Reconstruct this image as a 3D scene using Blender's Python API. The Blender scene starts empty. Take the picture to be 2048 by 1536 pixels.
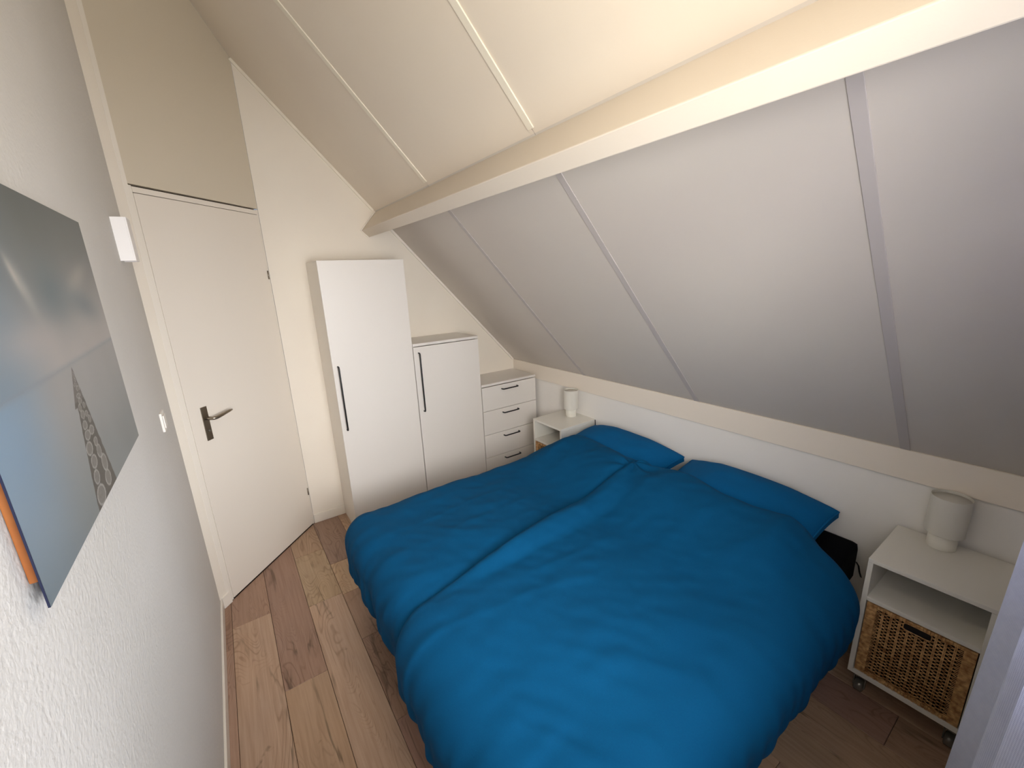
import bpy, bmesh, math, random
from mathutils import Vector, Matrix, noise
random.seed(7)
S = bpy.context.scene
COL = S.collection

# ------------------------------------------------------------------ camera
CAM = Vector((-2.3393, -3.3725, 1.8345))
yaw, pit, rol = (math.radians(a) for a in (-34.2751, -14.4357, -2.5887))
F = Vector((-math.sin(yaw)*math.cos(pit), math.cos(yaw)*math.cos(pit), math.sin(pit)))
rt = Vector((math.cos(yaw), math.sin(yaw), 0)); up = rt.cross(F)
R = math.cos(rol)*rt + math.sin(rol)*up
U = -math.sin(rol)*rt + math.cos(rol)*up
cd = bpy.data.cameras.new('camera'); cam = bpy.data.objects.new('camera', cd); COL.objects.link(cam)
cam.matrix_world = Matrix((R, U, -F)).transposed().to_4x4(); cam.location = CAM
cd.sensor_fit = 'HORIZONTAL'; cd.sensor_width = 36; cd.lens = 836.73/2048*36; cd.clip_start = .02
S.camera = cam

# ------------------------------------------------------------------ world, lights, exposure
w = bpy.data.worlds.new('world'); S.world = w; w.use_nodes = True
w.node_tree.nodes['Background'].inputs[0].default_value = (.62, .74, 1, 1)
w.node_tree.nodes['Background'].inputs[1].default_value = .6
def area(name, loc, direction, sx, sy, power, color, spread=180):
    ld = bpy.data.lights.new(name, 'AREA'); ld.shape = 'RECTANGLE'; ld.size = sx; ld.size_y = sy
    ld.energy = power; ld.color = color; ld.spread = math.radians(spread)
    o = bpy.data.objects.new(name, ld); COL.objects.link(o); o.location = loc
    o.rotation_euler = Vector(direction).to_track_quat('-Z', 'Y').to_euler(); return o
area('window_daylight', (-1.60, -3.80, 1.63), (.2, 1, -.1), 1.5, 1.1, 14, (1, 1, 1), 180)
area('window_skylight', (-1.60, -3.80, 1.63), (.36, 1, -.20), 1.5, 1.1, 17, (1, .98, .93), 88)
area('window_low_sky', (-1.60, -3.80, 1.63), (.6, 1, -.5), 1.5, 1.1, 7, (1, .95, .97), 100)
area('window_side_sky', (-1.60, -3.80, 1.63), (.5, 1, -.1), 1.5, 1.1, 16, (1, .98, .96), 130)
area('open_sky', (-1.0, -6.3, 2.2), (-.15, 1, -.2), 2.5, 1.8, 350, (.92, .95, 1), 180)
area('ground_bounce', (-1.7, -6.3, -.6), (0, 1, .7), 3.5, 1.8, 315, (1, .97, .84), 180)
S.view_settings.view_transform = 'Standard'; S.view_settings.look = 'None'
S.view_settings.exposure = 0; S.view_settings.gamma = 1; S.view_settings.use_curve_mapping = False

# ------------------------------------------------------------------ materials
def lin(c):
    return tuple(((v/255)/12.92 if v/255 <= .04045 else ((v/255+.055)/1.055)**2.4) for v in c)
def mat(name, rgb, rough=.5, metal=0, bump=None, spec=.5, sheen=0, mix=None, coat=0):
    m = bpy.data.materials.new(name); m.use_nodes = True; nt = m.node_tree; b = nt.nodes['Principled BSDF']
    c = lin(rgb); b.inputs['Base Color'].default_value = (*c, 1); b.inputs['Roughness'].default_value = rough
    b.inputs['Metallic'].default_value = metal; b.inputs['Specular IOR Level'].default_value = spec
    b.inputs['Sheen Weight'].default_value = sheen; b.inputs['Coat Weight'].default_value = coat
    tc = nt.nodes.new('ShaderNodeTexCoord')
    if bump:
        sc, st, dist = bump
        n = nt.nodes.new('ShaderNodeTexNoise'); n.inputs['Scale'].default_value = sc; n.inputs['Detail'].default_value = 5
        nt.links.new(tc.outputs['Object'], n.inputs['Vector'])
        bp = nt.nodes.new('ShaderNodeBump'); bp.inputs['Strength'].default_value = st; bp.inputs['Distance'].default_value = dist
        nt.links.new(n.outputs['Fac'], bp.inputs['Height']); nt.links.new(bp.outputs['Normal'], b.inputs['Normal'])
    if mix:
        rgb2, sc = mix
        n2 = nt.nodes.new('ShaderNodeTexNoise'); n2.inputs['Scale'].default_value = sc; n2.inputs['Detail'].default_value = 4
        nt.links.new(tc.outputs['Object'], n2.inputs['Vector'])
        mr = nt.nodes.new('ShaderNodeMapRange'); mr.inputs[1].default_value = .35; mr.inputs[2].default_value = .65
        nt.links.new(n2.outputs['Fac'], mr.inputs[0])
        mx = nt.nodes.new('ShaderNodeMix'); mx.data_type = 'RGBA'
        mx.inputs[6].default_value = (*c, 1); mx.inputs[7].default_value = (*lin(rgb2), 1)
        nt.links.new(mr.outputs[0], mx.inputs[0]); nt.links.new(mx.outputs[2], b.inputs['Base Color'])
    return m
M = {}
M['plaster'] = mat('plaster', (217, 214, 210), .85, bump=(95, .55, .004), mix=((213, 210, 205), 2))
M['wall'] = mat('wall_paint', (235, 226, 212), .7, bump=(160, .15, .002), mix=((232, 222, 208), 2))
M['ceiling'] = mat('ceiling_paint', (228, 217, 202), .65, bump=(140, .12, .002), mix=((225, 213, 198), 1.6))
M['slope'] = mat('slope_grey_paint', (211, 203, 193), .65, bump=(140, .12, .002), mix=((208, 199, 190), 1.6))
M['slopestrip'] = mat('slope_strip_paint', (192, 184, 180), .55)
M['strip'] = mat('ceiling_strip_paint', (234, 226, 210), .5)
M['trim'] = mat('trim_gloss', (236, 228, 216), .4)
M['rail'] = mat('rail_paint', (238, 227, 212), .5)
M['knee'] = mat('knee_paint', (240, 236, 230), .6, bump=(160, .12, .002))
M['door'] = mat('door_paint', (233, 224, 212), .42, bump=(30, .03, .002))
M['panel'] = mat('door_upper_panel', (214, 203, 184), .5, bump=(30, .03, .002))
M['cab'] = mat('cabinet_white', (228, 222, 215), .38)
M['cabedge'] = mat('cabinet_carcass', (228, 222, 212), .45)
M['night'] = mat('nightstand_white', (226, 222, 212), .42)
M['black'] = mat('black_metal', (30, 30, 32), .4, .3)
M['steel'] = mat('brushed_steel', (150, 140, 126), .32, 1)
M['dark'] = mat('dark_gap', (52, 38, 26), .9)
M['deep'] = mat('basket_inside_shade', (16, 10, 5), .95, spec=.1)
M['navy'] = mat('navy_sheet', (2, 3, 9), .9, spec=.1, bump=(400, .2, .001))
M['lampbase'] = mat('lamp_ceramic', (232, 228, 216), .5)
M['castor'] = mat('castor_grey', (120, 116, 108), .25, .4)
M['switch'] = mat('switch_plastic', (236, 231, 224), .3)
M['wood'] = mat('orange_pine', (196, 124, 62), .55, mix=((172, 100, 46), 9))
M['printedge'] = mat('print_edge_navy', (24, 30, 58), .3)
M['fixture'] = mat('fixture_white', (244, 240, 238), .45)
M['framew'] = mat('window_frame_white', (235, 235, 232), .4)

def fabric(name, rgb, rough, weave, sheen=.2, strength=.3, rgb2=None, trans=0):
    m = mat(name, rgb, rough, sheen=sheen, spec=.12); nt = m.node_tree; b = nt.nodes['Principled BSDF']
    tc = nt.nodes['Texture Coordinate']
    wx = nt.nodes.new('ShaderNodeTexNoise'); wx.inputs['Scale'].default_value = weave; wx.inputs['Detail'].default_value = 3
    nt.links.new(tc.outputs['Object'], wx.inputs['Vector'])
    bp = nt.nodes.new('ShaderNodeBump'); bp.inputs['Strength'].default_value = strength; bp.inputs['Distance'].default_value = .001
    nt.links.new(wx.outputs['Fac'], bp.inputs['Height']); nt.links.new(bp.outputs['Normal'], b.inputs['Normal'])
    if rgb2:
        mx = nt.nodes.new('ShaderNodeMix'); mx.data_type = 'RGBA'
        mx.inputs[6].default_value = (*lin(rgb), 1); mx.inputs[7].default_value = (*lin(rgb2), 1)
        nt.links.new(wx.outputs['Fac'], mx.inputs[0]); nt.links.new(mx.outputs[2], b.inputs['Base Color'])
    return m
M['blue'] = fabric('blue_cotton', (0, 70, 112), .85, 260, 0, .35, rgb2=(2, 79, 122))
M['blue2'] = fabric('blue_cotton_pillow', (2, 86, 138), .85, 260, 0, .35, rgb2=(6, 94, 148))
M['shade'] = fabric('lamp_shade_fabric', (216, 212, 202), .85, 500, .1, .4)

def curtain_mat():
    m = bpy.data.materials.new('curtain_linen'); m.use_nodes = True; nt = m.node_tree; b = nt.nodes['Principled BSDF']
    b.inputs['Roughness'].default_value = .9; b.inputs['Sheen Weight'].default_value = .2
    uv = nt.nodes.new('ShaderNodeUVMap'); uv.uv_map = 'UVMap'
    sep = nt.nodes.new('ShaderNodeSeparateXYZ'); nt.links.new(uv.outputs[0], sep.inputs[0])
    def sine(sock, k):
        a = nt.nodes.new('ShaderNodeMath'); a.operation = 'MULTIPLY'; a.inputs[1].default_value = k; nt.links.new(sock, a.inputs[0])
        s = nt.nodes.new('ShaderNodeMath'); s.operation = 'SINE'; nt.links.new(a.outputs[0], s.inputs[0]); return s.outputs[0]
    n = nt.nodes.new('ShaderNodeTexNoise'); n.inputs['Scale'].default_value = 40; nt.links.new(uv.outputs[0], n.inputs['Vector'])
    s1 = sine(sep.outputs['X'], 2*math.pi/.0036); s2 = sine(sep.outputs['Y'], 2*math.pi/.0036)
    ad = nt.nodes.new('ShaderNodeMath'); ad.operation = 'ADD'; nt.links.new(s1, ad.inputs[0]); nt.links.new(s2, ad.inputs[1])
    ad2 = nt.nodes.new('ShaderNodeMath'); ad2.operation = 'MULTIPLY_ADD'; ad2.inputs[1].default_value = 2
    nt.links.new(n.outputs['Fac'], ad2.inputs[0]); nt.links.new(ad.outputs[0], ad2.inputs[2])
    mr = nt.nodes.new('ShaderNodeMapRange'); mr.inputs[1].default_value = -1.2; mr.inputs[2].default_value = 3
    nt.links.new(ad2.outputs[0], mr.inputs[0])
    mx = nt.nodes.new('ShaderNodeMix'); mx.data_type = 'RGBA'
    mx.inputs[6].default_value = (*lin((192, 196, 218)), 1); mx.inputs[7].default_value = (*lin((228, 231, 246)), 1)
    nt.links.new(mr.outputs[0], mx.inputs[0]); nt.links.new(mx.outputs[2], b.inputs['Base Color'])
    bp = nt.nodes.new('ShaderNodeBump'); bp.inputs['Strength'].default_value = .4; bp.inputs['Distance'].default_value = .0006
    nt.links.new(ad.outputs[0], bp.inputs['Height']); nt.links.new(bp.outputs['Normal'], b.inputs['Normal'])
    tr = nt.nodes.new('ShaderNodeBsdfTranslucent'); nt.links.new(mx.outputs[2], tr.inputs['Color'])
    ms = nt.nodes.new('ShaderNodeMixShader'); ms.inputs[0].default_value = .22
    nt.links.new(b.outputs[0], ms.inputs[1]); nt.links.new(tr.outputs[0], ms.inputs[2])
    nt.links.new(ms.outputs[0], nt.nodes['Material Output'].inputs['Surface']); return m
M['curtain'] = curtain_mat()

def glass_mat():
    m = bpy.data.materials.new('window_glass'); m.use_nodes = True; nt = m.node_tree; nt.nodes.remove(nt.nodes['Principled BSDF'])
    t = nt.nodes.new('ShaderNodeBsdfTransparent'); g = nt.nodes.new('ShaderNodeBsdfGlossy'); g.inputs['Roughness'].default_value = .02
    x = nt.nodes.new('ShaderNodeMixShader'); x.inputs[0].default_value = .06
    nt.links.new(t.outputs[0], x.inputs[1]); nt.links.new(g.outputs[0], x.inputs[2])
    nt.links.new(x.outputs[0], nt.nodes['Material Output'].inputs['Surface']); return m
M['glass'] = glass_mat()

def plank_mat():
    m = bpy.data.materials.new('oak_plank'); m.use_nodes = True; nt = m.node_tree; N = nt.nodes; L = nt.links
    b = N['Principled BSDF']; b.inputs['Roughness'].default_value = .48; b.inputs['Specular IOR Level'].default_value = .4
    tc = N.new('ShaderNodeTexCoord'); oi = N.new('ShaderNodeObjectInfo')
    mul = N.new('ShaderNodeMath'); mul.operation = 'MULTIPLY'; mul.inputs[1].default_value = 37; L.new(oi.outputs['Random'], mul.inputs[0])
    comb = N.new('ShaderNodeCombineXYZ'); L.new(mul.outputs[0], comb.inputs['X']); L.new(mul.outputs[0], comb.inputs['Y']); L.new(mul.outputs[0], comb.inputs['Z'])
    add = N.new('ShaderNodeVectorMath'); add.operation = 'ADD'; L.new(tc.outputs['Object'], add.inputs[0]); L.new(comb.outputs[0], add.inputs[1])
    def mapping(s):
        mp = N.new('ShaderNodeMapping'); mp.inputs['Scale'].default_value = s; L.new(add.outputs[0], mp.inputs['Vector']); return mp.outputs[0]
    def nz(vec, sc, det, dist=0, rough=.55):
        n = N.new('ShaderNodeTexNoise'); n.inputs['Scale'].default_value = sc; n.inputs['Detail'].default_value = det
        n.inputs['Distortion'].default_value = dist; n.inputs['Roughness'].default_value = rough; L.new(vec, n.inputs['Vector']); return n.outputs['Fac']
    def ramp(fac, pts):
        r = N.new('ShaderNodeValToRGB'); L.new(fac, r.inputs[0]); e = r.color_ramp.elements
        while len(e) < len(pts): e.new(.5)
        for k, (p, c) in enumerate(pts): e[k].position = p; e[k].color = (c, c, c, 1)
        return r.outputs[0]
    def mixc(fac, a, bb, mode='MIX', f=None):
        x = N.new('ShaderNodeMix'); x.data_type = 'RGBA'; x.blend_type = mode
        if fac is not None: L.new(fac, x.inputs[0])
        else: x.inputs[0].default_value = f
        for sock, v in ((x.inputs[6], a), (x.inputs[7], bb)):
            if isinstance(v, tuple): sock.default_value = (*v, 1)
            else: L.new(v, sock)
        return x.outputs[2]
    fine = nz(mapping((90, 3.5, 1)), 1, 6, .3)
    # cathedral grain: contour lines of a stretched smooth field
    field = nz(mapping((5.5, 1.3, 1)), 1, 2, 1.2, .4)
    k = N.new('ShaderNodeMath'); k.operation = 'MULTIPLY'; k.inputs[1].default_value = 150; L.new(field, k.inputs[0])
    sn = N.new('ShaderNodeMath'); sn.operation = 'SINE'; L.new(k.outputs[0], sn.inputs[0])
    rings = ramp(sn.outputs[0], [(0, 1), (.55, .95), (1, .45)])
    zone = ramp(nz(mapping((6, 1.1, 1)), 1.1, 2, .4), [(.46, 0), (.60, 1)])
    crack = ramp(nz(mapping((9, .8, 1)), 1, 4, .35), [(.475, 0), (.497, 1), (.505, 1), (.525, 0)])
    czone = ramp(nz(mapping((4, 1.7, 1)), 1.3, 3), [(.50, 0), (.60, 1)])
    knot = ramp(nz(mapping((7, 4.5, 1)), 1.6, 3, .6), [(.68, 0), (.78, 1)])
    big = nz(mapping((3, 1.2, 1)), 1.4, 3)
    base = oi.outputs['Color']
    c = mixc(ramp(fine, [(.3, 0), (.7, 1)]), mixc(None, base, (.80, .76, .72), 'MULTIPLY', 1), base)
    c = mixc(ramp(big, [(.35, 0), (.65, .5)]), c, mixc(None, c, (1.18, 1.12, 1.02), 'MULTIPLY', 1))
    mz = N.new('ShaderNodeMath'); mz.operation = 'MULTIPLY'; L.new(zone, mz.inputs[0])
    inv = N.new('ShaderNodeMath'); inv.operation = 'SUBTRACT'; inv.inputs[0].default_value = 1; L.new(rings, inv.inputs[1]); L.new(inv.outputs[0], mz.inputs[1])
    c = mixc(mz.outputs[0], c, mixc(None, c, (.55, .48, .43), 'MULTIPLY', 1))
    mc = N.new('ShaderNodeMath'); mc.operation = 'MULTIPLY'; L.new(crack, mc.inputs[0]); L.new(czone, mc.inputs[1])
    c = mixc(mc.outputs[0], c, mixc(None, c, (.52, .52, .49), 'MULTIPLY', 1))
    c = mixc(knot, c, mixc(None, c, (.42, .40, .36), 'MULTIPLY', 1))
    L.new(c, b.inputs['Base Color'])
    bp = N.new('ShaderNodeBump'); bp.inputs['Strength'].default_value = .25; bp.inputs['Distance'].default_value = .001
    L.new(fine, bp.inputs['Height']); L.new(bp.outputs['Normal'], b.inputs['Normal'])
    return m
M['plank'] = plank_mat()
def wicker_mat():
    m = bpy.data.materials.new('wicker_cane'); m.use_nodes = True; nt = m.node_tree; N = nt.nodes; L = nt.links
    b = N['Principled BSDF']; b.inputs['Roughness'].default_value = .55
    tc = N.new('ShaderNodeTexCoord'); n = N.new('ShaderNodeTexNoise'); n.inputs['Scale'].default_value = 55; n.inputs['Detail'].default_value = 4
    L.new(tc.outputs['Object'], n.inputs['Vector'])
    r = N.new('ShaderNodeValToRGB'); L.new(n.outputs['Fac'], r.inputs[0]); e = r.color_ramp.elements
    e[0].position = .3; e[0].color = (*lin((140, 92, 48)), 1); e[1].position = .7; e[1].color = (*lin((222, 178, 122)), 1)
    L.new(r.outputs[0], b.inputs['Base Color']); return m
M['wicker'] = wicker_mat()

# ------------------------------------------------------------------ helpers
class MB:
    def __init__(s): s.bm = bmesh.new()
    def box(s, x0, x1, y0, y1, z0, z1, bev=0):
        b = bmesh.new(); bmesh.ops.create_cube(b, size=1)
        for v in b.verts:
            v.co = Vector(((x0+x1)/2+v.co.x*(x1-x0), (y0+y1)/2+v.co.y*(y1-y0), (z0+z1)/2+v.co.z*(z1-z0)))
        if bev: bmesh.ops.bevel(b, geom=b.edges[:], offset=bev, segments=2, profile=.6, affect='EDGES')
        s._merge(b); return s
    def _merge(s, b, mtx=None):
        mp = {}
        for v in b.verts: mp[v] = s.bm.verts.new(mtx @ v.co if mtx else v.co)
        for f in b.faces:
            nf = s.bm.faces.new([mp[v] for v in f.verts]); nf.smooth = f.smooth
        b.free()
    def prism(s, pts, ext, bev=0):
        """pts: 3D polygon, ext: extrusion vector"""
        b = bmesh.new(); ext = Vector(ext)
        a = [b.verts.new(Vector(p)) for p in pts]; c = [b.verts.new(Vector(p)+ext) for p in pts]
        b.faces.new(a); b.faces.new(c[::-1]); n = len(a)
        for i in range(n): b.faces.new((a[i], c[i], c[(i+1) % n], a[(i+1) % n]))
        bmesh.ops.recalc_face_normals(b, faces=b.faces[:])
        if bev: bmesh.ops.bevel(b, geom=b.edges[:], offset=bev, segments=1, affect='EDGES')
        s._merge(b); return s
    def tube(s, path, rad, seg=12, flat=(1, 1), caps=True):
        path = [Vector(p) for p in path]; n = len(path); rr = rad if isinstance(rad, (list, tuple)) else [rad]*n
        rings = []; pn = None
        for i, p in enumerate(path):
            t = (path[min(i+1, n-1)]-path[max(i-1, 0)]).normalized()
            if pn is None: pn = t.orthogonal().normalized()
            else: pn = (pn-t*pn.dot(t)).normalized()
            bn = t.cross(pn)
            rings.append([s.bm.verts.new(p+rr[i]*(flat[0]*math.cos(2*math.pi*k/seg)*pn+flat[1]*math.sin(2*math.pi*k/seg)*bn)) for k in range(seg)])
        for i in range(n-1):
            for k in range(seg):
                f = s.bm.faces.new((rings[i][k], rings[i][(k+1) % seg], rings[i+1][(k+1) % seg], rings[i+1][k])); f.smooth = True
        if caps:
            s.bm.faces.new(rings[0][::-1]); s.bm.faces.new(rings[-1])
        return s
    def lathe(s, prof, cx=0, cy=0, seg=40):
        rings = [[s.bm.verts.new((cx+r*math.cos(2*math.pi*k/seg), cy+r*math.sin(2*math.pi*k/seg), z)) for k in range(seg)] for r, z in prof]
        for i in range(len(rings)-1):
            for k in range(seg):
                f = s.bm.faces.new((rings[i][k], rings[i][(k+1) % seg], rings[i+1][(k+1) % seg], rings[i+1][k])); f.smooth = True
        return s
    def grid(s, fn, nu, nv, smooth=True):
        vs = [[s.bm.verts.new(fn(i/nu, j/nv)) for j in range(nv+1)] for i in range(nu+1)]
        for i in range(nu):
            for j in range(nv):
                f = s.bm.faces.new((vs[i][j], vs[i+1][j], vs[i+1][j+1], vs[i][j+1])); f.smooth = smooth
        return vs
    def build(s, name, m, parent=None, mtx=None, autosmooth=False):
        if mtx: s.bm.transform(mtx)
        bmesh.ops.recalc_face_normals(s.bm, faces=s.bm.faces[:])
        me = bpy.data.meshes.new(name); s.bm.to_mesh(me); s.bm.free()
        if m: me.materials.append(m)
        o = bpy.data.objects.new(name, me); COL.objects.link(o)
        if parent: o.parent = parent
        return o
def tag(o, label=None, cat=None, group=None, kind=None):
    for k, v in (('label', label), ('category', cat), ('group', group), ('kind', kind)):
        if v: o[k] = v
    return o
def empty(name, loc=(0, 0, 0), rz=0):
    o = bpy.data.objects.new(name, None); COL.objects.link(o); o.location = loc; o.rotation_euler = (0, 0, rz); o.empty_display_size = .1; return o
def bevelmod(o, wdt=.002, seg=2):
    m = o.modifiers.new('bevel', 'BEVEL'); m.width = wdt; m.segments = seg; m.limit_method = 'ANGLE'; return o
def copy_tree(o, parent=None):
    c = o.copy(); COL.objects.link(c); c.parent = parent
    for ch in [x for x in bpy.data.objects if x.parent == o]: copy_tree(ch, c)
    return c
def smooth01(t): t = max(0, min(1, t)); return t*t*(3-2*t)

# ------------------------------------------------------------------ room numbers
HK, SL = 1.0298, 1.0796            # knee wall height, roof slope
XC, XL, YL = -2.004, -2.628, -.6512  # corner of back wall and door wall; left wall
YF = -3.66                          # window wall
HR = .900
def zs(x): return HK-SL*x
sn_ = math.sqrt(1+SL*SL); SD = Vector((-1/sn_, 0, SL/sn_)); NI = Vector((-SL/sn_, 0, -1/sn_))  # up the slope; inward normal
ds = Vector((XL-XC, YL, 0)).normalized(); DLEN = math.hypot(XL-XC, YL); dn = Vector((-ds.y, ds.x, 0))
if dn.x < 0: dn = -dn
def DP(s, z, o=0): return Vector((XC, 0, 0))+ds*s+Vector((0, 0, z))+dn*o

# ---- walls
tag(MB().prism([(XC, 0, 0), (0, 0, 0), (0, 0, HK), (XC, 0, zs(XC))], (0, .08, 0)).build('wall_back', M['wall']), kind='structure')
wd = tag(MB().prism([DP(0, 0, -.05), DP(DLEN, 0, -.05), DP(DLEN, zs(XL), -.05), DP(0, zs(XC), -.05)], -dn*.05).build('wall_door', M['wall']), kind='structure')
MB().prism([DP(.857, 0, -.05), DP(DLEN+.01, 0, -.05), DP(DLEN+.01, zs(XL), -.05), DP(.857, zs(XC+ds.x*.857), -.05)], dn*.052).build('pilaster', M['wall'], wd)
tag(MB().prism([(XL, YL-.02, 0), (XL, YF, 0), (XL, YF, zs(XL)), (XL, YL-.02, zs(XL))], (-.08, 0, 0)).build('wall_left', M['plaster']), kind='structure')
tag(MB().prism([(0, .0, 0), (0, YF, 0), (0, YF, HK), (0, 0, HK)], (.08, 0, 0)).build('wall_right', M['knee']), kind='structure')
WX0, WX1, WZ0, WZ1 = -2.35, -.95, 1.12, 2.14
wf = MB()
wf.prism([(XL, YF, 0), (WX0, YF, 0), (WX0, YF, zs(WX0)), (XL, YF, zs(XL))], (0, -.12, 0))
wf.prism([(WX0, YF, 0), (WX1, YF, 0), (WX1, YF, WZ0), (WX0, YF, WZ0)], (0, -.12, 0))
wf.prism([(WX0, YF, WZ1), (WX1, YF, WZ1), (WX1, YF, zs(WX1)), (WX0, YF, zs(WX0))], (0, -.12, 0))
wf.prism([(WX1, YF, 0), (0, YF, 0), (0, YF, HK), (WX1, YF, zs(WX1))], (0, -.12, 0))
tag(wf.build('wall_front', M['wall']), kind='structure')
win = tag(empty('window_1', ((WX0+WX1)/2, YF-.06, WZ0)), kind='structure')
hw, hh = (WX1-WX0)/2, WZ1-WZ0
fb = MB(); t = .05
fb.box(-hw, hw, -.03, .03, 0, t); fb.box(-hw, hw, -.03, .03, hh-t, hh); fb.box(-hw, -hw+t, -.03, .03, t, hh-t); fb.box(hw-t, hw, -.03, .03, t, hh-t)
fb.build('window_frame', M['framew'], win)
MB().box(-.03, .03, -.03, .03, t, hh-t).build('mullion', M['framew'], win)
for a, b_ in ((-hw+t, -.03), (.03, hw-t)): MB().box(a, b_, -.004, .004, t, hh-t).build('window_pane', M['glass'], win)
MB().box(-hw-.03, hw+.03, .03, .16, -.03, 0, .004).build('window_sill', M['framew'], win)

# ---- sloping ceiling: backing, panels, battens, beam
T0 = 0; TB = (zs(-1.23)-HK)/ (SL/sn_)      # distance up the slope to the beam
TT = (zs(XL-.02)-HK)/(SL/sn_)
def SP(t, y, o=0): return Vector((0, y, HK))+SD*t+NI*o
ceil = tag(MB().prism([SP(-.1, .08, -.02), SP(TT, .08, -.02), SP(TT, YF, -.02), SP(-.1, YF, -.02)], -NI*.06).build('ceiling', M['ceiling']), kind='structure')
seams = [0, -.990, -1.973, -2.948, YF]
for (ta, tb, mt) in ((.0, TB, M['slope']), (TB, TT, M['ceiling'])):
    for i in range(4):
        y0, y1 = seams[i]-(.002 if i else 0), seams[i+1]+.002
        tt = tb
        o = MB().prism([SP(ta, y0, -.02), SP(tt, y0, -.02), SP(tt, y1, -.02), SP(ta, y1, -.02)], NI*.02).build('panel', mt, ceil)
for i in (1, 2, 3):
    y = seams[i]; wd_ = .017
    bevelmod(MB().prism([SP(.0, y-wd_, 0), SP(TB-.02, y-wd_, 0), SP(TB-.02, y+wd_, 0), SP(.0, y+wd_, 0)], NI*.004).build('batten', M['slopestrip'], ceil), .0015)
    tmax = TT if i > 1 else TT
    bevelmod(MB().prism([SP(TB+.02, y-wd_, 0), SP(tmax, y-wd_, 0), SP(tmax, y+wd_, 0), SP(TB+.02, y+wd_, 0)], NI*.006).build('batten', M['strip'], ceil), .0015)
B0 = Vector((-1.225, 0, zs(-1.225))); B1 = Vector((-1.346, 0, 2.216)); B2 = Vector((-1.295, 0, 2.167)); B3 = B2-NI*.20
bm_ = MB().prism([B0-NI*.02, B1, B2, B3], (0, YF, 0)).build('beam', M['trim'], ceil); bm_.data.materials[0] = M['ceiling']; bevelmod(bm_, .004, 2)
# thin cover strips where the slope meets the back wall and round the beam end
def strip3(a, b_, wdir, ndir, wd_, th, name, m, parent):
    a, b_, wdir, ndir = Vector(a), Vector(b_), Vector(wdir).normalized(), Vector(ndir).normalized()
    return bevelmod(MB().prism([a, b_, b_+wdir*wd_, a+wdir*wd_], ndir*th).build(name, m, parent), .002)
tr1 = tag(empty('trim_1', (0, 0, 0)), kind='structure')
strip3(SP(.02, 0), SP(TB-.04, 0), NI, (0, -1, 0), .018, .012, 'cover_strip', M['trim'], tr1)
tE = (zs(XC)-HK)/(SL/sn_)
strip3(SP(TB+.01, 0), SP(tE, 0), NI, (0, -1, 0), .018, .012, 'cover_strip', M['strip'], tr1)
e1 = (B1-B0).normalized()
strip3(B0+Vector((0, 0, 0)), B1-e1*-.008, -SD*-1, (0, -1, 0), .008, .008, 'cover_strip', M['trim'], tr1)
strip3(B1, B2, NI, (0, -1, 0), .008, .008, 'cover_strip', M['trim'], tr1)
# board along the top of the knee wall
tr2 = tag(MB().box(-.014, 0, YF, 0, HR, HK+.005).build('trim_2', M['rail']), kind='structure'); bevelmod(tr2, .002)
# baseboards
def base(name, p0, p1, n, h=.07, th=.012):
    p0, p1, n = Vector(p0), Vector(p1), Vector(n)
    return tag(bevelmod(MB().prism([p0, p1, p1+n*th, p0+n*th], (0, 0, h)).build(name, M['trim']), .002), kind='structure')
base('baseboard_back', (XC, 0, .0005), (-1.768, 0, .0005), (0, -1, 0), .075)
base('baseboard_left', (XL, YL-.012, .0005), (XL, YF, .0005), (1, 0, 0), .07, .010)
base('baseboard_door', DP(.838, .0005, .002), DP(DLEN-.005, .0005, .002), dn, .075, .010)
base('baseboard_right', (0, -.38, .0005), (0, YF, .0005), (-1, 0, 0), .065, .010)

# ---- door
door = tag(empty('door_1', (XC, 0, 0), math.atan2(ds.y, ds.x)), kind='structure')
# local axes: x along ds, y = rot90(ds); interior normal sign
ly = Vector((-ds.y, ds.x, 0)); sg = 1 if ly.dot(dn) > 0 else -1
def DB(x0, x1, o0, o1, z0, z1, bev=0): return MB().box(x0, x1, *(sorted((sg*o0, sg*o1))), z0, z1, bev)
leaf = DB(.018, .814, -.038, 0, .008, 2.297, .0015).build('door_leaf', M['door'], door)
DB(.0, .0155, -.05, -.002, 0, 2.33, .001).build('door_frame', M['door'], door)
fr = DB(.8165, .832, -.05, -.001, 0, 2.33, .002); fr._merge(DB(.8335, .8565, -.05, .003, 0, 3.6, .002).bm); fr.build('door_frame', M['trim'], door)
DB(.0165, .8155, -.05, -.001, 2.3, 2.326, .001).build('door_head', M['door'], door)
zc = zs(XC)
up_ = MB().prism([(0.0, sg*-.05, 2.336), (.832, sg*-.05, 2.336), (.832, sg*-.05, zs(XC+ds.x*.832)), (0.0, sg*-.05, zs(XC))], (0, sg*.048, 0)).build('upper_panel', M['panel'], door)
MB_ = DB(.0, .832, -.049, -.03, 2.326, 2.337); MB_.build('shadow_gap', M['dark'], door)
for z in (.285, 1.915): MB().tube([(.0165, sg*.003, z-.028), (.0165, sg*.003, z+.028)], .0045, 10).build('hinge', M['steel'], door)
pl = DB(.704, .743, 0, .006, 1.003, 1.20, .002).build('handle_plate', M['steel'], leaf)
lv = MB().tube([(.722, sg*.006, 1.132), (.722, sg*.034, 1.132), (.721, sg*.046, 1.132), (.714, sg*.053, 1.132), (.70, sg*.056, 1.132), (.66, sg*.058, 1.137), (.61, sg*.055, 1.142), (.588, sg*.052, 1.142)],
              [.010, .0095, .0095, .0095, .0095, .009, .0075, .005], 14).build('handle_lever', M['steel'], leaf)
MB().tube([(.722, sg*.006, 1.06), (.722, sg*.010, 1.06)], .006, 12).build('keyhole', M['castor'], leaf)

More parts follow.
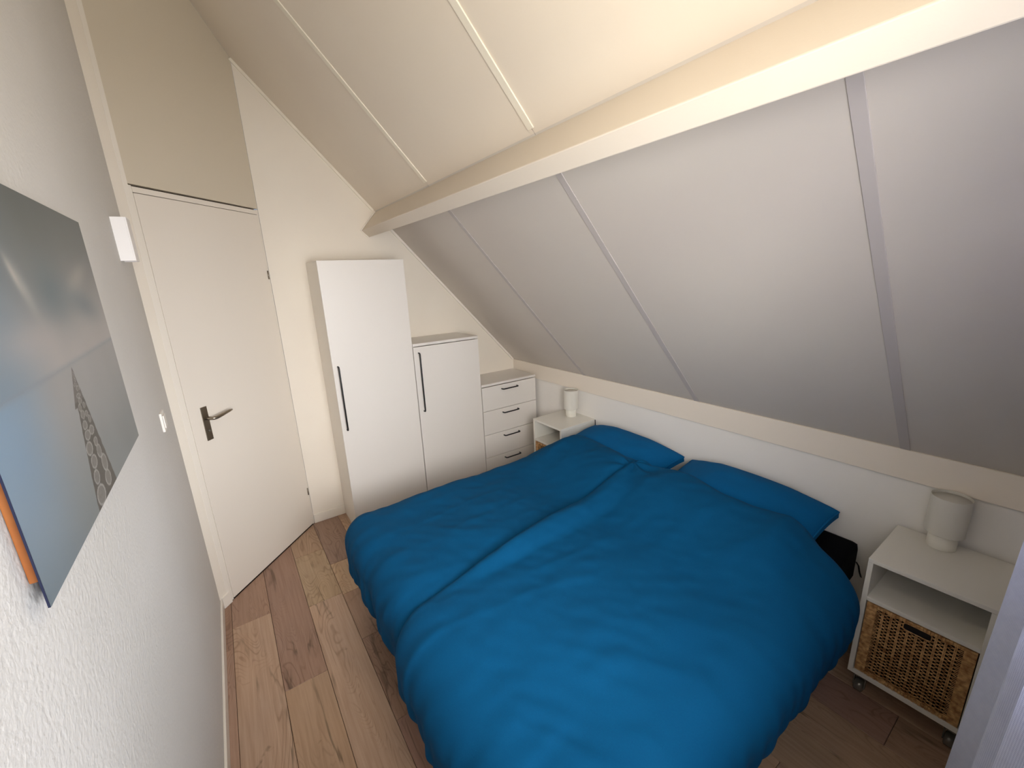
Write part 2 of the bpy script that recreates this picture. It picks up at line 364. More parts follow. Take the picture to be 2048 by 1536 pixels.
# ---- floor
fl = tag(MB().prism([(XL-.08, YF-.1, -.013), (.08, YF-.1, -.013), (.08, .08, -.013), (XL-.08, .08, -.013)], (0, 0, -.05)).build('floor', M['dark']), kind='structure')
room = [(XL, YF), (0, YF), (0, 0), (XC, 0), (XL, YL)]
def clip(poly, clipper):
    out = poly
    for i in range(len(clipper)):
        a, b_ = clipper[i], clipper[(i+1) % len(clipper)]; inp, out = out, []
        side = lambda p: (b_[0]-a[0])*(p[1]-a[1])-(b_[1]-a[1])*(p[0]-a[0])
        for k in range(len(inp)):
            p, q = inp[k], inp[(k+1) % len(inp)]; sp, sq = side(p), side(q)
            if sp >= 0: out.append(p)
            if sp*sq < 0:
                t = sp/(sp-sq); out.append((p[0]+t*(q[0]-p[0]), p[1]+t*(q[1]-p[1])))
        if not out: return []
    return out
PW = .1887; XS0 = -2.5863
ends = {-1: [-1.02, -2.4], 0: [-.860, -2.24, -3.2], 1: [-1.459, -2.84], 2: [-.10, -.403, -.952, -2.33], 3: [-.626, -.97, -1.377, -1.903, -3.1], 4: [-.08, -1.2, -2.4]}
tones = {(0, 0): (152, 122, 98), (0, 1): (170, 142, 114), (1, 0): (146, 116, 94), (1, 1): (168, 138, 106), (2, 1): (158, 132, 104), (2, 2): (162, 138, 106), (2, 3): (172, 144, 116),
         (3, 0): (140, 114, 94), (3, 1): (174, 146, 112), (3, 2): (154, 124, 98), (3, 3): (150, 120, 96), (3, 4): (150, 118, 98), (-1, 0): (148, 118, 94), (-1, 1): (158, 128, 104)}
for k in range(-1, 14):
    x0, x1 = XS0+k*PW, XS0+(k+1)*PW
    es = ends.get(k) or [-(.2+((k*.47) % 1.2)), -(.2+((k*.47) % 1.2))-1.29, -(.2+((k*.47) % 1.2))-2.58]
    es = [1]+[e for e in es if e > YF]+[-5]
    for i in range(len(es)-1):
        ya, yb = es[i], es[i+1]; g = .0008
        pg = clip([(x0+g, yb+g), (x1-g, yb+g), (x1-g, ya-g), (x0+g, ya-g)], room)
        if len(pg) < 3: continue
        ar = abs(sum(pg[j][0]*pg[(j+1) % len(pg)][1]-pg[(j+1) % len(pg)][0]*pg[j][1] for j in range(len(pg))))/2
        if ar < .002: continue
        b = bmesh.new(); cx = sum(p[0] for p in pg)/len(pg); cy = sum(p[1] for p in pg)/len(pg)
        f = b.faces.new([b.verts.new((p[0]-cx, p[1]-cy, -.012)) for p in pg])
        r = bmesh.ops.extrude_face_region(b, geom=[f]); tv = [v for v in r['geom'] if isinstance(v, bmesh.types.BMVert)]
        for v in tv: v.co.z = 0
        bmesh.ops.recalc_face_normals(b, faces=b.faces[:])
        te = [e for e in b.edges if all(v.co.z > -.001 for v in e.verts)]
        bmesh.ops.bevel(b, geom=te, offset=.0014, segments=1, affect='EDGES')
        me = bpy.data.meshes.new('plank'); b.to_mesh(me); b.free(); me.materials.append(M['plank'])
        o = bpy.data.objects.new('plank', me); COL.objects.link(o); o.parent = fl; o.location = (cx, cy, 0)
        tn = tones.get((k, i)) or random.choice([(158, 130, 104), (166, 138, 108), (148, 118, 98), (160, 134, 104)])
        tn = (tn[0]-2, tn[1], tn[2]*1.07)
        o.color = (*[min(1, c*1.28) for c in lin(tn)], 1)

# ------------------------------------------------------------------ bed
BX0, BX1, BY0, BY1, BT = -1.96, -.025, -2.865, -1.125, .535
bed = tag(empty('bed', (-1, -1.995, 0)), 'large double bed with two navy-sheeted mattresses against the low knee wall', 'bed')
def off(o): o.location = Vector(o.location)-Vector((-1, -1.995, 0)); return o
mb = MB(); mb.box(BX0+.02, BX1-.01, BY0+.02, BY1-.02, .13, .33, .012); off(mb.build('bed_base', M['navy'], bed))
for x in (-1.85, -.12):
    for y in (-2.76, -1.23): off(MB().box(x-.03, x+.03, y-.03, y+.03, .0, .135, .004).build('leg', M['black'], bed))
for y0, y1 in ((BY0, -2.0), (-1.99, BY1)):
    o = MB(); o.box(BX0, BX1, y0, y1, .335, BT, .03); o = o.build('mattress', M['navy'], bed); off(o)
    for p in o.data.polygons: p.use_smooth = True
off(MB().tube([(-.05, BY0-.001, .44), (-.05, BY0-.012, .425), (-.052, BY0-.02, .395), (-.05, BY0-.028, .372)], .004, 8, (1.6, .5)).build('sheet_strap', M['black'], bed))

def nz(x, y, z=0): return noise.noise(Vector((x, y, z)))
def ridge(x, y, z=0):
    return (1-abs(nz(x, y, z))*2.2)
def wrap(a, b, o, inner, r, p=2.6):
    x0, y0, y1 = inner
    dx = max(0, x0-a); dyn = max(0, y0-b); dyf = max(0, b-y1); dy = dyn or dyf; sy = -1 if dyn > 0 else 1
    d = (dx**p+dy**p)**(1/p)
    bx, by = max(a, x0), min(max(b, y0), y1)
    if d < 1e-6: return Vector((bx, by, o)), 0
    l = math.hypot(dx, dy); ux, uy = -dx/l, sy*dy/l
    if d < r*math.pi/2: th = d/r; h = r*math.sin(th); dr = r*(1-math.cos(th))
    else: th = math.pi/2; h = r; dr = r+(d-r*math.pi/2)
    h += o*math.sin(th)
    return Vector((bx+ux*h, by+uy*h, -dr+o*math.cos(th))), d
PILL = [(-1.135, -1.925), (-1.995, -2.735)]
def pillow_h(y):
    v = (1-smooth01((y+1.36)/.25))*(1-smooth01((-2.70-y)/.2))
    return v*(1-.42*math.exp(-((y+1.955)/.075)**2))
def duvet(name, label, b0, b1, inner, T, seed, a0, a1, lift0, near):
    nu, nv = 150, 96
    mb = MB()
    L_, W_ = a0-a1, b1-b0
    def surf(i, j, top):
        # denser sampling at edges
        u = .5-.5*math.cos(math.pi*i); v = .5-.5*math.cos(math.pi*j)
        u = .6*u+.4*i; v = .6*v+.4*j
        b = b0+W_*v
        head = a0+.012*math.sin(b*9+seed)+.02*nz(b*3, seed)
        if near: head -= .03*smooth01((-2.70-b)/.3)   # outer head corner falls back
        a = head-(head-a1)*u
        if near: b -= .15*smooth01((-1.0-a)/1.1)*smooth01((b+2.9)/.9)
        eu = min(u*L_, (1-u)*L_); ev = min(v*W_, (1-v)*W_)
        wdt = .085
        f1 = math.sqrt(max(0, 1-(1-min(1, eu/wdt))**2)); f2 = math.sqrt(max(0, 1-(1-min(1, ev/(wdt*1.15)))**2))
        prof = f1*f2
        q, d = wrap(a, b, 0, inner, .075)
        hang = smooth01((d-.03)/.2)
        # creases
        wr = .014*nz(a*2.1+seed, b*2.6, 3)+.007*nz(a*5+seed, b*6, 7)
        wr += .009*max(0, ridge(a*1.0+seed+.25*nz(a*3, b*3), b*5.5, 1)-.55)*(1-hang)      # long lengthwise creases
        wr += .0055*max(0, ridge(a*3.2+seed, b*3.6+a*2.0, 5)-.5)
        wr += .0044*nz(a*16+seed, b*15+a*7, 9)
        gx = b if max(0, inner[0]-a) > max(0, inner[1]-b) else a
        wr += hang*(.012*math.sin(gx*21+3*nz(gx*3, seed)+seed)*(.5+.5*nz(gx*4, 5+seed))+.0050*math.sin(gx*74+4*nz(gx*7, a*3, seed)))
        # gathers where the two duvets meet at the head
        rx, ry = a+.50, b+1.90; rr = math.hypot(rx, ry)
        wr += .012*math.exp(-(rr/.17)**2)*math.cos(7*math.atan2(ry, rx)+2)*min(1, rr/.03)
        lf = lift0*smooth01((a+.98)/.52)*pillow_h(b)
        under = .020+(.045*smooth01((b+2.06)/.12) if near else 0)*(1-hang*.75)
        pf = 1-.25*smooth01(abs(v-.5)*2-.3)
        o = under+(T*prof*pf+wr*min(1, prof*1.3) if top else -.004*prof)
        q, d = wrap(a, b, o, inner, .075)
        q.z += BT+lf
        if d > .15: q.z = max(q.z, .12)
        return q
    tp = mb.grid(lambda i, j: surf(i, j, True), nu, nv)
    bt = mb.grid(lambda i, j: surf(i, j, False), nu, nv)
    bmesh.ops.remove_doubles(mb.bm, verts=mb.bm.verts[:], dist=.0006)
    o = mb.build(name, M['blue'], None)
    sm = o.modifiers.new('sub', 'SUBSURF'); sm.levels = 0; sm.render_levels = 1
    tag(o, label, 'duvet', 'blue duvets on the bed'); return o
dv1 = duvet('duvet', 'flatter blue duvet on the far half of the bed, nearest the wardrobes', -2.09, -.985, (-1.855, -9, -1.215), .050, 2.3, -.385, -2.17, .135, False)
dv2 = duvet('duvet', 'puffier blue duvet on the near half, overlapping the other one at the middle', -3.12, -1.865, (-1.868, -2.835, 9), .080, 8.1, -.385, -2.17, .125, True)

def pillow(label, ya, yb, seed):
    nu, nv = 56, 40; W_, D_, T_ = (ya-yb), .47, .19
    mb = MB(); g = .022
    def surf(i, j, top):
        v = (i*2-1); u = (j*2-1)
        v = math.copysign(abs(v)**.8, v); u = math.copysign(abs(u)**.8, u)
        px, py = u*D_/2, v*W_/2
        # slight in-curve of the sides
        px *= 1-.035*(1-v*v); py *= 1-.03*(1-u*u)
        h = g+(T_/2-g)*((1-abs(u)**2.4)*(1-abs(v)**2.8))**.62
        h += .008*nz(px*6+seed, py*5, 2)*(1-max(abs(u), abs(v))**4)+.004*nz(px*17+seed, py*14, 6)*(1-max(abs(u), abs(v))**6)
        dz = -.045*abs(v)**2.6-.012*abs(u)**3
        return Vector((px, py, (h if top else -h*.5)+dz))
    tp = mb.grid(lambda i, j: surf(i, j, True), nu, nv); bt = mb.grid(lambda i, j: surf(i, j, False), nu, nv)
    ring = lambda G: [G[i][0] for i in range(nu+1)]+[G[nu][j] for j in range(1, nv+1)]+[G[i][nv] for i in range(nu-1, -1, -1)]+[G[0][j] for j in range(nv-1, 0, -1)]
    a, b = ring(tp), ring(bt); pts = [v.co.copy() for v in a]
    for k in range(len(a)):
        mb.bm.faces.new((a[k], a[(k+1) % len(a)], b[(k+1) % len(a)], b[k]))
    o = mb.build('pillow', M['blue2'])
    pt = [p+Vector((0, 0, 0)) for p in pts]+[pts[0]]
    pp = MB().tube(pt, .0045, 6, caps=False).build('piping', M['blue2'], o)
    o.location = (-.268, (ya+yb)/2, .640); o.rotation_euler = (0, math.radians(-11), math.radians(0))
    tag(o, label, 'pillow', 'blue pillows at the head of the bed'); return o
pillow('blue pillow at the far side of the bed head, beside the far nightstand', -1.135, -1.925, 1)
pillow('blue pillow at the near side of the bed head, towards the near nightstand', -1.985, -2.765, 5)

# ------------------------------------------------------------------ cupboards
DW = .375
def bow_handle(mbx, p0, p1, out, r=.0055, stand=.028):
    p0, p1, out = Vector(p0), Vector(p1), Vector(out); d = (p1-p0).normalized()
    mbx.tube([p0, p0+out*(stand-.010), p0+out*(stand-.003)+d*.003, p0+out*stand+d*.010, p1+out*stand-d*.010, p1+out*(stand-.003)-d*.003, p1+out*(stand-.010), p1], r, 10)
    return mbx
def carcass(name, label, cat, x0, x1, H, top=True):
    w = x1-x0; root = tag(empty(name, ((x0+x1)/2, -DW/2-.001, 0)), label, cat, 'white fitted cupboards along the back wall')
    h = w/2; yb, yf = DW/2-.002, -DW/2
    for s in (-1, 1):
        bevelmod(MB().box(min(s*h, s*(h-.016)), max(s*h, s*(h-.016)), yf+.019, yb, .0, H-(.0 if not top else .022)).build('side_panel', M['cabedge'], root), .001)
    bevelmod(MB().box(-h+.016, h-.016, yf+.019, yb, .05, .066).build('bottom_panel', M['cabedge'], root), .001)
    MB().box(-h+.016, h-.016, yb-.006, yb, .066, H-.025).build('back_panel', M['cabedge'], root)
    MB().box(-h+.016, h-.016, yf+.03, yf+.045, .0, .05).build('plinth', M['cabedge'], root)
    if top: bevelmod(MB().box(-h, h, yf, yb, H-.021, H).build('top_panel', M['cab'], root), .0015)
    else: bevelmod(MB().box(-h+.016, h-.016, yf+.019, yb, H-.018, H-.001).build('top_panel', M['cab'], root), .001)
    return root, h, yf
G = .0018
r1, h, yf = carcass('wardrobe', 'tallest white wardrobe with one full-height door, nearest the room door', 'wardrobe', -1.767, -1.187, 1.986, False)
d1 = bevelmod(MB().box(-h, h-G, yf, yf+.017, .012, 1.986).build('door', M['cab'], r1), .0015)
bow_handle(MB(), (-h+.034, yf, 1.286), (-h+.034, yf, .828), (0, -1, 0)).build('handle', M['black'], d1)
r2, h, yf = carcass('cupboard', 'middle-height white cupboard between the tall wardrobe and the chest of drawers', 'cupboard', -1.185, -.616, 1.372)
d2 = bevelmod(MB().box(-h+G, h-G, yf, yf+.017, .012, 1.346).build('door', M['cab'], r2), .0015)
bow_handle(MB(), (-h+.040, yf, 1.300), (-h+.040, yf, .838), (0, -1, 0)).build('handle', M['black'], d2)
r3, h, yf = carcass('chest_of_drawers', 'low white chest of drawers in the corner under the slope, black bar handles', 'drawers', -.613, -.031, .945)
zb = [.919, .702, .484, .268, .05]
for i in range(4):
    z1, z0 = zb[i]-.002, zb[i+1]+.002
    dr = MB(); dr.box(-h+G, h-G, yf, yf+.017, z0, z1, .0012); dr.box(-h+.03, h-.03, yf+.018, DW/2-.03, z0+.02, z1-.04)
    dr = dr.build('drawer', M['cab'], r3)
    bow_handle(MB(), (-.088, yf, z1-.037), (.076, yf, z1-.037), (0, -1, 0)).build('handle', M['black'], dr)

# ------------------------------------------------------------------ nightstands
NW, ND, NH, NZ = .348, .365, .69, .062
def basket(root, x0, front, y0, y1, z0, z1, label=None):
    """woven drawer basket; the face is at x=front, normal -x; local coordinates"""
    W_, H_ = y1-y0, z1-z0
    body = MB(); t = .008
    body.box(front+.010, x0, y0+.002, y0+.002+t, z0, z1-.01); body.box(front+.010, x0, y1-.002-t, y1-.002, z0, z1-.01)
    body.box(x0-t, x0, y0+.01, y1-.01, z0, z1-.01); body.box(front+.01, x0, y0+.01, y1-.01, z0, z0+t)
    bk = empty_basket = body.build('basket', M['wicker'], root)
    # dark inside seen through the weave and the hand hole
    # wrapped border bands
    bw, bh = .032, .014
    for (a0, a1, c0, c1) in ((y0, y0+bw, z0, z1), (y1-bw, y1, z0, z1), (y0+bw, y1-bw, z0, z0+bh), (y0+bw, y1-bw, z1-bh, z1)):
        vert = (c1-c0) > (a1-a0); n = int((c1-c0 if vert else a1-a0)/.0095); b = MB()
        for k in range(n):
            if vert: s0 = c0+(c1-c0)*k/n; b.box(front-.001-.0015*(k % 2), front+.012, a0, a1, s0+.0002, s0+(c1-c0)/n-.0002, .0018)
            else: s0 = a0+(a1-a0)*k/n; b.box(front-.001-.0015*(k % 2), front+.012, s0+.0002, s0+(a1-a0)/n-.0002, c0, c1, .0018)
        tag(b.build('border', M['wicker'], root), kind='stuff') if False else b.build('border', M['wicker'], root)
    ya, yb, za, zb_ = y0+bw, y1-bw, z0+bh, z1-bh
    # hand hole in the upper middle
    hy0, hy1, hz0, hz1 = (y0+y1)/2-.040, (y0+y1)/2+.040, z1-.044, z1-.014
    # near-black sheet behind the weave, paints the shade inside the basket
    MB().box(front+.022, front+.026, ya-.005, yb+.005, za-.005, zb_+.005).build('inner_shade_sheet', M['deep'], root)
    # stakes
    stk = MB(); nst = 9; sx0, sx1 = ya+.020, yb-.020
    for k in range(nst):
        y = sx0+(sx1-sx0)*k/(nst-1)
        for dd in (-.0022, .0022):
            stk.tube([(front+.006, y+dd, za-.004), (front+.006, y+dd, (zb_ if not hy0 < y < hy1 else hz0)+.003)], .0021, 6)
    # open slot columns at both ends are crossed by single strands only
    stk.build('stakes', M['wicker'], root)
    wv = MB(); rows = int((zb_-za)/.0072); rnd = random.Random(3)
    for r_ in range(rows):
        z = za+(r_+.5)*(zb_-za)/rows
        if r_ % 2 == 0 or True:
            segs = [(ya-.004, yb+.004)]
            if hz0-.003 < z < hz1+.003: segs = [(ya-.004, hy0), (hy1, yb+.004)]
            for s0, s1 in segs:
                pts = []; n = max(4, int((s1-s0)/.0065)); ph = (r_ % 2)*math.pi
                for q in range(n+1):
                    y = s0+(s1-s0)*q/n; kk = (y-sx0)/(sx1-sx0)*(nst-1)
                    amp = .0052 if -.3 < kk < nst-.7 else .0005
                    pts.append((front+.006-amp*math.cos(kk*math.pi+ph), y, z+rnd.uniform(-.0007, .0007)))
                wv.tube(pts, rnd.uniform(.0016, .0023), 5)
    tag(wv.build('weave', M['wicker'], root), kind='stuff')
    # rim of the hand hole
    hb = MB(); cy, cz = (hy0+hy1)/2, (hz0+hz1)/2; a, c = (hy1-hy0)/2, (hz1-hz0)/2
    ring = []
    for k in range(25):
        an = 2*math.pi*k/24; ce, se = math.cos(an), math.sin(an)
        ring.append((front, cy+a*math.copysign(abs(ce)**.35, ce), cz+c*math.copysign(abs(se)**.35, se)))
    hb.tube(ring, .0018, 6, caps=False); hb.build('hand_hole_rim', M['wicker'], root)
    MB().box(front+.003, front+.012, hy0, hy1, hz0, hz1).build('hand_hole_shade', M['black'], root)  # black slab, paints the shade of an open hole
def nightstand(x_front, y_far, label):
    """origin at floor under the middle; front faces -x"""
    root = tag(empty('nightstand', (x_front+ND/2, y_far-NW/2, 0)), label, 'nightstand', 'white nightstands on castors beside the bed')
    hx, hy, t = ND/2, NW/2, .017
    z0 = .138
    n = M['night']
    for s in (-1, 1):
        a, b = sorted((s*hy, s*(hy-t))); bevelmod(MB().box(-hx, hx, a, b, z0, NH-t).build('side_panel', n, root), .001)
    bevelmod(MB().box(-hx, hx, -hy, hy, NH-t+.0004, NH).build('top_panel', n, root), .0012)
    bevelmod(MB().box(-hx, hx, -hy+t, hy-t, z0, z0+t+.004).build('bottom_panel', n, root), .001)
    bevelmod(MB().box(-hx+.0005, hx-.006, -hy+t, hy-t, .503, .520).build('shelf', n, root), .001)
    MB().box(hx-.006, hx, -hy+t, hy-t, z0+t, NH-t).build('back_panel', n, root)
    for sx in (-1, 1):
        for sy in (-1, 1):
            cx, cy = sx*(hx-.080), sy*(hy-.032)
            c = MB(); c.tube([(cx, cy, .075), (cx, cy, z0)], .008, 10)
            c.tube([(cx, cy-.016, .028), (cx, cy-.012, .028), (cx, cy+.012, .028), (cx, cy+.016, .028)], [.022, .0275, .0275, .022], 20)
            for sd in (-1, 1):
                q0, q1 = sorted((sd*.017, sd*.021)); c.box(cx-.010, cx+.010, cy+q0, cy+q1, .022, .080, .001)
            c.box(cx-.014, cx+.014, cy-.021, cy+.021, .074, .080, .002); c.box(cx-.022, cx+.022, cy-.022, cy+.022, z0-.003, z0-.0005)
            c.build('castor', M['castor'], root)
    basket_root = root
    bk = empty_parts = None
    return root
def stand_basket(st, label):
    root = tag(empty('basket', tuple(st.location)), label, 'basket', 'wicker drawer baskets in the nightstands')
    basket(root, ND/2-.02, -ND/2+.004, -NW/2+.020, NW/2-.020, .1605, .4965)
    return root
n1 = nightstand(-.395, -2.978, 'white open nightstand on castors beside the light grey curtain')
n2 = copy_tree(n1); n2.location = (-.362+ND/2, -.758-NW/2, 0); n2['label'] = 'white open nightstand in the far corner beside the chest of drawers'
b1 = stand_basket(n1, 'woven brown basket with a dark hand hole under the near nightstand shelf')
b2 = copy_tree(b1); b2.location = n2.location; b2['label'] = 'woven brown basket mostly hidden behind the bed, in the far nightstand'

# ------------------------------------------------------------------ table lamps
def table_lamp(loc, label):
    root = tag(empty('table_lamp', loc), label, 'lamp', 'off-white table lamps on the nightstands')
    MB().lathe([(0, 0), (.042, 0), (.0445, .002), (.0445, .075), (.043, .077), (0, .077)]).build('lamp_base', M['lampbase'], root)
    MB().tube([(0, 0, .077), (0, 0, .10)], .012, 12).build('lamp_socket', M['lampbase'], root)
    MB().lathe([(0, .10), (.012, .10), (.022, .12), (.026, .145), (.020, .168), (0, .178)], seg=24).build('bulb', M['lampbase'], root)
    MB().lathe([(.0575, .066), (.0600, .066), (.0605, .068), (.0605, .223), (.060, .225), (.0585, .225), (.0575, .223), (.0575, .066)]).build('lamp_shade', M['shade'], root)
    sp = MB(); sp.lathe([(.0, .211), (.057, .211), (.057, .214), (0, .214)]); sp.build('diffuser_disc', M['shade'], root)
    return root
l1 = table_lamp((-.088, -3.125, NH), 'off-white cylinder table lamp on the near nightstand by the curtain')
l2 = copy_tree(l1); l2.location = (-.085, -.915, NH); l2['label'] = 'off-white cylinder table lamp on the far nightstand by the drawers'
cb = MB().tube([(-.012, -1.118, .690), (-.012, -1.120, .66), (-.014, -1.122, .60), (-.013, -1.12, .45), (-.012, -1.115, .2)], .0035, 8)
tag(cb.build('power_cord', M['black']), 'thin black cord hanging down the wall beside the far nightstand', 'cord')

# ------------------------------------------------------------------ things on the left wall
XP = -2.606
def artwork():
    y0, y1, z0, z1 = -2.585, -1.713, 1.411, 2.027
    root = tag(empty('wall_picture', (XL, (y0+y1)/2, z0)), 'frameless seascape print of wooden groyne posts in misty blue water, on the left wall', 'picture')
    cy = (y0+y1)/2; nu, nv = 420, 300
    me = bpy.data.meshes.new('print'); W_, H_ = y1-y0, z1-z0
    verts = [(XP-XL, y0+W_*i/nu-cy, H_*j/nv) for j in range(nv+1) for i in range(nu+1)]
    faces = [(j*(nu+1)+i, j*(nu+1)+i+1, (j+1)*(nu+1)+i+1, (j+1)*(nu+1)+i) for j in range(nv) for i in range(nu)]
    me.from_pydata(verts, [], faces); ca = me.color_attributes.new('print_color', 'FLOAT_COLOR', 'POINT')
    def mixv(a, b, t): return [a[k]+(b[k]-a[k])*t for k in range(3)]
    def g(y, z, cy_, cz_, sy, sz, ang=0):
        dy, dz = y-cy_, z-cz_; c, s = math.cos(ang), math.sin(ang); a, b = dy*c+dz*s, -dy*s+dz*c
        return math.exp(-(a/sy)**2-(b/sz)**2)
    # groyne: tapering band of posts from the apex down to the lower edge
    posts = []
    rp = random.Random(11); t = 0.02; zz = 1.690
    while zz > 1.44:
        f = (1.704-zz)/.262; hgt = .004+.030*f**1.15
        for side in (0, 1):
            if side == 0 and f < .30: continue
            yl = -2.243-.100*min(1, f*1.05)**.8; yr = -2.243+.074*f
            cyy = yl+(yr-yl)*(.26 if side == 0 else (.72 if f > .3 else .5))
            posts.append((cyy+rp.uniform(-.006, .006), zz+rp.uniform(-.007, .007)*f, (yr-yl)*(.17 if f > .3 else .33)*rp.uniform(.7, 1.2), hgt*.62*rp.uniform(.75, 1.15)))
        zz -= hgt*1.28
    data = []
    for j in range(nv+1):
        z = 1.442+.566*j/nv
        for i in range(nu+1):
            y = -2.640+.815*i/nu
            hz = 1.707+.012*(y+2.3)/.5
            if z > hz:
                t = min(1, (z-hz)/.30); c = mixv((176, 172, 170), (92, 100, 102), smooth01(t))
                c = mixv(c, (104, 134, 158), .75*smooth01((-2.28-y)/.3)*(1-.5*t))
                c = mixv(c, (88, 108, 118), .8*g(y, z, -2.22, 1.84, .11, .06)); c = mixv(c, (96, 114, 124), .7*g(y, z, -2.02, 1.815, .12, .03, -.15))
                c = mixv(c, (200, 194, 188), .85*g(y, z, -2.386, 1.868, .032, .011, -1.0)); c = mixv(c, (186, 184, 180), .6*g(y, z, -2.36, 1.845, .05, .02, -1.0))
                c = mixv(c, (176, 172, 166), .65*g(y, z, -2.00, 1.872, .10, .020, .25)); c = mixv(c, (186, 178, 176), .5*g(y, z, -2.38, 1.765, .16, .03))
            else:
                t = (hz-z)/.27; c = mixv((160, 160, 160), (122, 130, 132), smooth01(t))
                c = mixv(c, (118, 152, 182), .8*smooth01((-2.33-y)/.26)*(1-.7*smooth01(t-.1)))
            c = mixv(c, (132, 142, 152), .45*math.exp(-((z-hz)/.005)**2))
            k = 4*nz(y*9, z*9, 4); c = [v+k for v in c]
            # groyne body
            if z < 1.704:
                f = (1.704-z)/.262; yl = -2.243-.100*min(1, f*1.05)**.8+.003*nz(z*90, 1); yr = -2.243+.074*f+.004*nz(z*80, 5)
                if f < .28: yl = -2.243-.055*(f/.28)
                if yl < y < yr:
                    e = min(y-yl, yr-y); c = mixv(c, (62, 60, 57) if f > .25 else (92, 88, 87), min(1, e/.002))
                    best = 9; 
                    for (py, pz, pw, ph) in posts:
                        if abs(z-pz) < ph*1.3 and abs(y-py) < pw*1.3:
                            q = ((y-py)/pw)**2+((z-pz)/ph)**2
                            if q < best: best = q
                    if best < .62: c = mixv((120, 118, 115), (104, 102, 98), .5+.5*nz(y*160, z*160))
                    elif best < 1.0: c = mixv((172, 170, 168), (130, 128, 126), .5+.5*nz(y*120, z*120, 3))
            data.extend((*[v*.80 for v in lin([max(0, min(255, v)) for v in c])], 1))
    ca.data.foreach_set('color', data)
    m = mat('print_surface', (120, 120, 120), .35, spec=.22); nt = m.node_tree
    at = nt.nodes.new('ShaderNodeAttribute'); at.attribute_name = 'print_color'; nt.links.new(at.outputs['Color'], nt.nodes['Principled BSDF'].inputs['Base Color'])
    me.materials.append(m); o = bpy.data.objects.new('print', me); COL.objects.link(o); o.parent = root
    MB().box(XP-XL-.0028, XP-XL-.0003, y0-cy, y1-cy, 0, H_).build('backing_plate', M['printedge'], root)
    fr = MB(); i0 = .027; tk = .03; ya, yb, za, zb2 = y0-cy+i0, y1-cy-i0, .030, H_-.05
    fr.box(.001, XP-XL-.0030, ya, ya+tk, za, zb2, .002); fr.box(.001, XP-XL-.0030, yb-tk, yb, za, zb2, .002)
    fr.box(.001, XP-XL-.0030, ya+tk, yb-tk, za, za+tk, .002); fr.box(.001, XP-XL-.0030, ya+tk, yb-tk, zb2-tk, zb2, .002)
    fr.build('batten_frame', M['wood'], root)
artwork()
ws = tag(empty('wall_light', (XL, -.945, 1.965)), 'small white box-shaped wall light beside the door', 'wall light')
bx = MB(); t = .004
bx.box(.045, .050, -.05, .05, 0, .171); bx.box(.0, .045, -.05, -.046, 0, .171); bx.box(.0, .045, .046, .05, 0, .171); bevelmod(bx.build('lamp_body', M['fixture'], ws), .0008)
MB().box(.002, .045, -.046, .046, .004, .008).build('lower_diffuser', M['cabedge'], ws)
MB().box(.002, .045, -.046, .046, .150, .154).build('upper_diffuser', M['cabedge'], ws)
MB().box(.0, .012, -.03, .03, .05, .12).build('mounting_bracket', M['cabedge'], ws)
sw = tag(empty('light_switch', (XL, -1.035, 1.24)), 'white light switch on the left wall beside the door frame', 'light switch')
MB().box(0, .009, -.042, .042, .0, .084, .0025).build('switch_plate', M['switch'], sw)
rk = MB(); rk.box(.009, .0135, -.028, .028, .014, .070, .0015); rk.build('switch_rocker', M['switch'], sw)

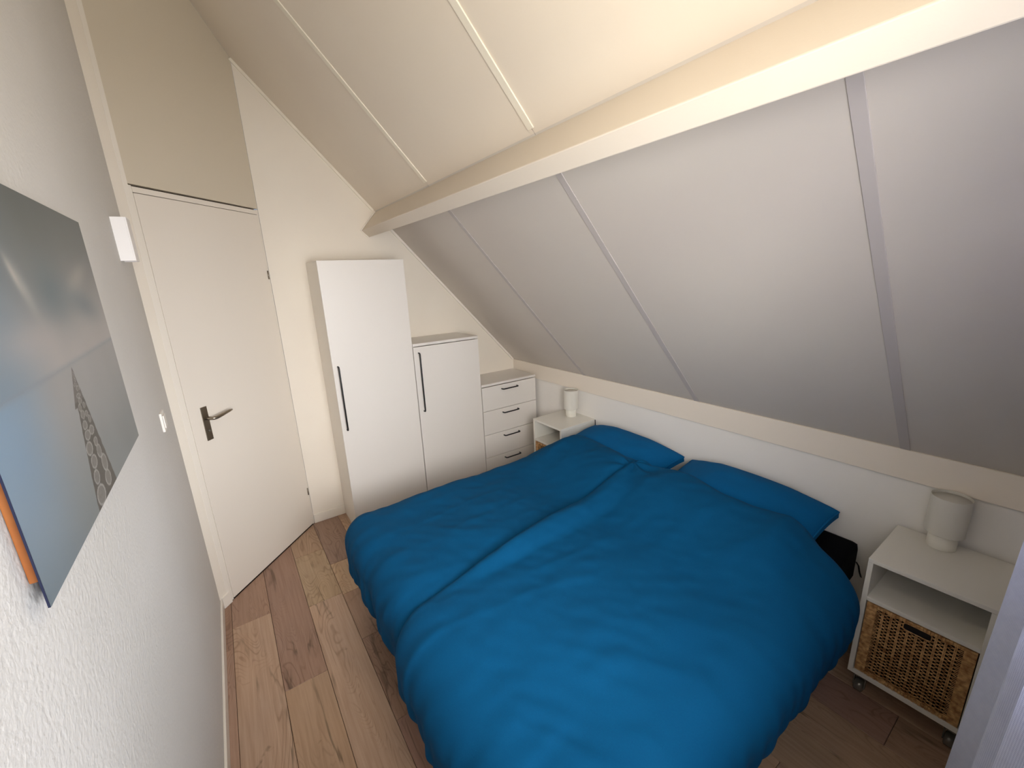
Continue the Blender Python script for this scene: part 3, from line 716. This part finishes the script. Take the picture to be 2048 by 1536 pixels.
# ------------------------------------------------------------------ added fill lamp (invented, out of view: two globes under the slope)
cl = tag(empty('added_fill_lamp', (-1.6, -3.03, zs(-1.6))), 'invented two-globe fill light, out of view under the upper slope', 'added fill light')
em = bpy.data.materials.new('fill_globe_glow'); em.use_nodes = True; eb = em.node_tree.nodes['Principled BSDF']
eb.inputs['Emission Color'].default_value = (1, .86, .68, 1); eb.inputs['Emission Strength'].default_value = 1.5
gl = ((-1.90, -2.75, 2.66, 4.0), (-1.95, -3.25, 2.66, 2.6))
for (gx, gy, gz, pw) in gl:
    L0 = Vector((gx+1.6, gy+3.03, gz-zs(-1.6)))
    topz = zs(gx)-zs(-1.6)
    MB().tube([(L0.x, L0.y, topz-.002), (L0.x, L0.y, L0.z+.05)], .006, 10).build('fill_lamp_stem', M['framew'], cl)
    MB().lathe([(0, topz-.03), (.05, topz-.025), (.05, topz+.045)], L0.x, L0.y, 24).build('fill_lamp_rose', M['framew'], cl)
    pr = [(.055*math.sin(math.pi*k/12), L0.z-.055*math.cos(math.pi*k/12)) for k in range(13)]
    MB().lathe(pr, L0.x, L0.y, 24).build('fill_lamp_globe', em, cl).visible_shadow = True
    ld = bpy.data.lights.new('added_fill_light', 'POINT'); ld.energy = pw; ld.color = (1, .88, .66); ld.shadow_soft_size = .06  # unseen point light below each globe, added as warm fill
    lo = bpy.data.objects.new('added_fill_light', ld); COL.objects.link(lo); lo.location = (gx, gy, gz-.13)

# ------------------------------------------------------------------ curtain
cur = tag(empty('curtain', (-1.1, -3.40, 0)), 'light lavender-grey linen curtain hanging in folds at the right of the window', 'curtain')
def curtain():
    x0, x1, z0 = -1.46, -.30, .03; nx, nzv = 300, 60
    mb = MB()
    def top(x): return min(2.22, zs(x)-.05)
    # fold crests: x, y of the crest; troughs lie between them
    crests = [(-1.46, -3.398), (-1.30, -3.378), (-1.12, -3.3615), (-.90, -3.3225), (-.72, -3.340), (-.56, -3.346), (-.42, -3.350), (-.30, -3.360)]
    def pt(i, j):
        x = x0+(x1-x0)*i; zt = top(x); z = z0+(zt-z0)*j
        for q in range(len(crests)-1):
            if x <= crests[q+1][0] or q == len(crests)-2:
                (xa, ya), (xb, yb) = crests[q], crests[q+1]; t = (x-xa)/(xb-xa); break
        dep = .062+.012*math.sin(q*2.3)
        y = ya+(yb-ya)*t-dep*(.5-.5*math.cos(2*math.pi*t))-.0245*(z-.46)+.0012*nz(x*14, z*1.6, 8)
        return Vector((x+.014*math.sin(2*math.pi*t)*-1, y, z))
    g = mb.grid(pt, nx, nzv)
    uvl = mb.bm.loops.layers.uv.new('UVMap')
    idx = {}
    ln = 0; prev = None
    for i in range(nx+1):
        p = pt(i/nx, .5)
        if prev is not None: ln += (p-prev).length
        prev = p
        for j in range(nzv+1): idx[g[i][j]] = (ln, g[i][j].co.z)
    for f in mb.bm.faces:
        for l in f.loops: l[uvl].uv = idx[l.vert]
    mb.bm.transform(Matrix.Translation((1.1, 3.40, 0)))
    o = mb.build('curtain_fabric', M['curtain'], cur)
    s = o.modifiers.new('solid', 'SOLIDIFY'); s.thickness = .0012; s.offset = -1
curtain()
MB().tube([(-.82, .028, 2.235), (.0, .028, 2.235)], .011, 12).build('curtain_rail', M['framew'], cur)
MB().box(-.80, -.78, -.25, .028, 2.23, 2.245).build('rail_bracket', M['framew'], cur)
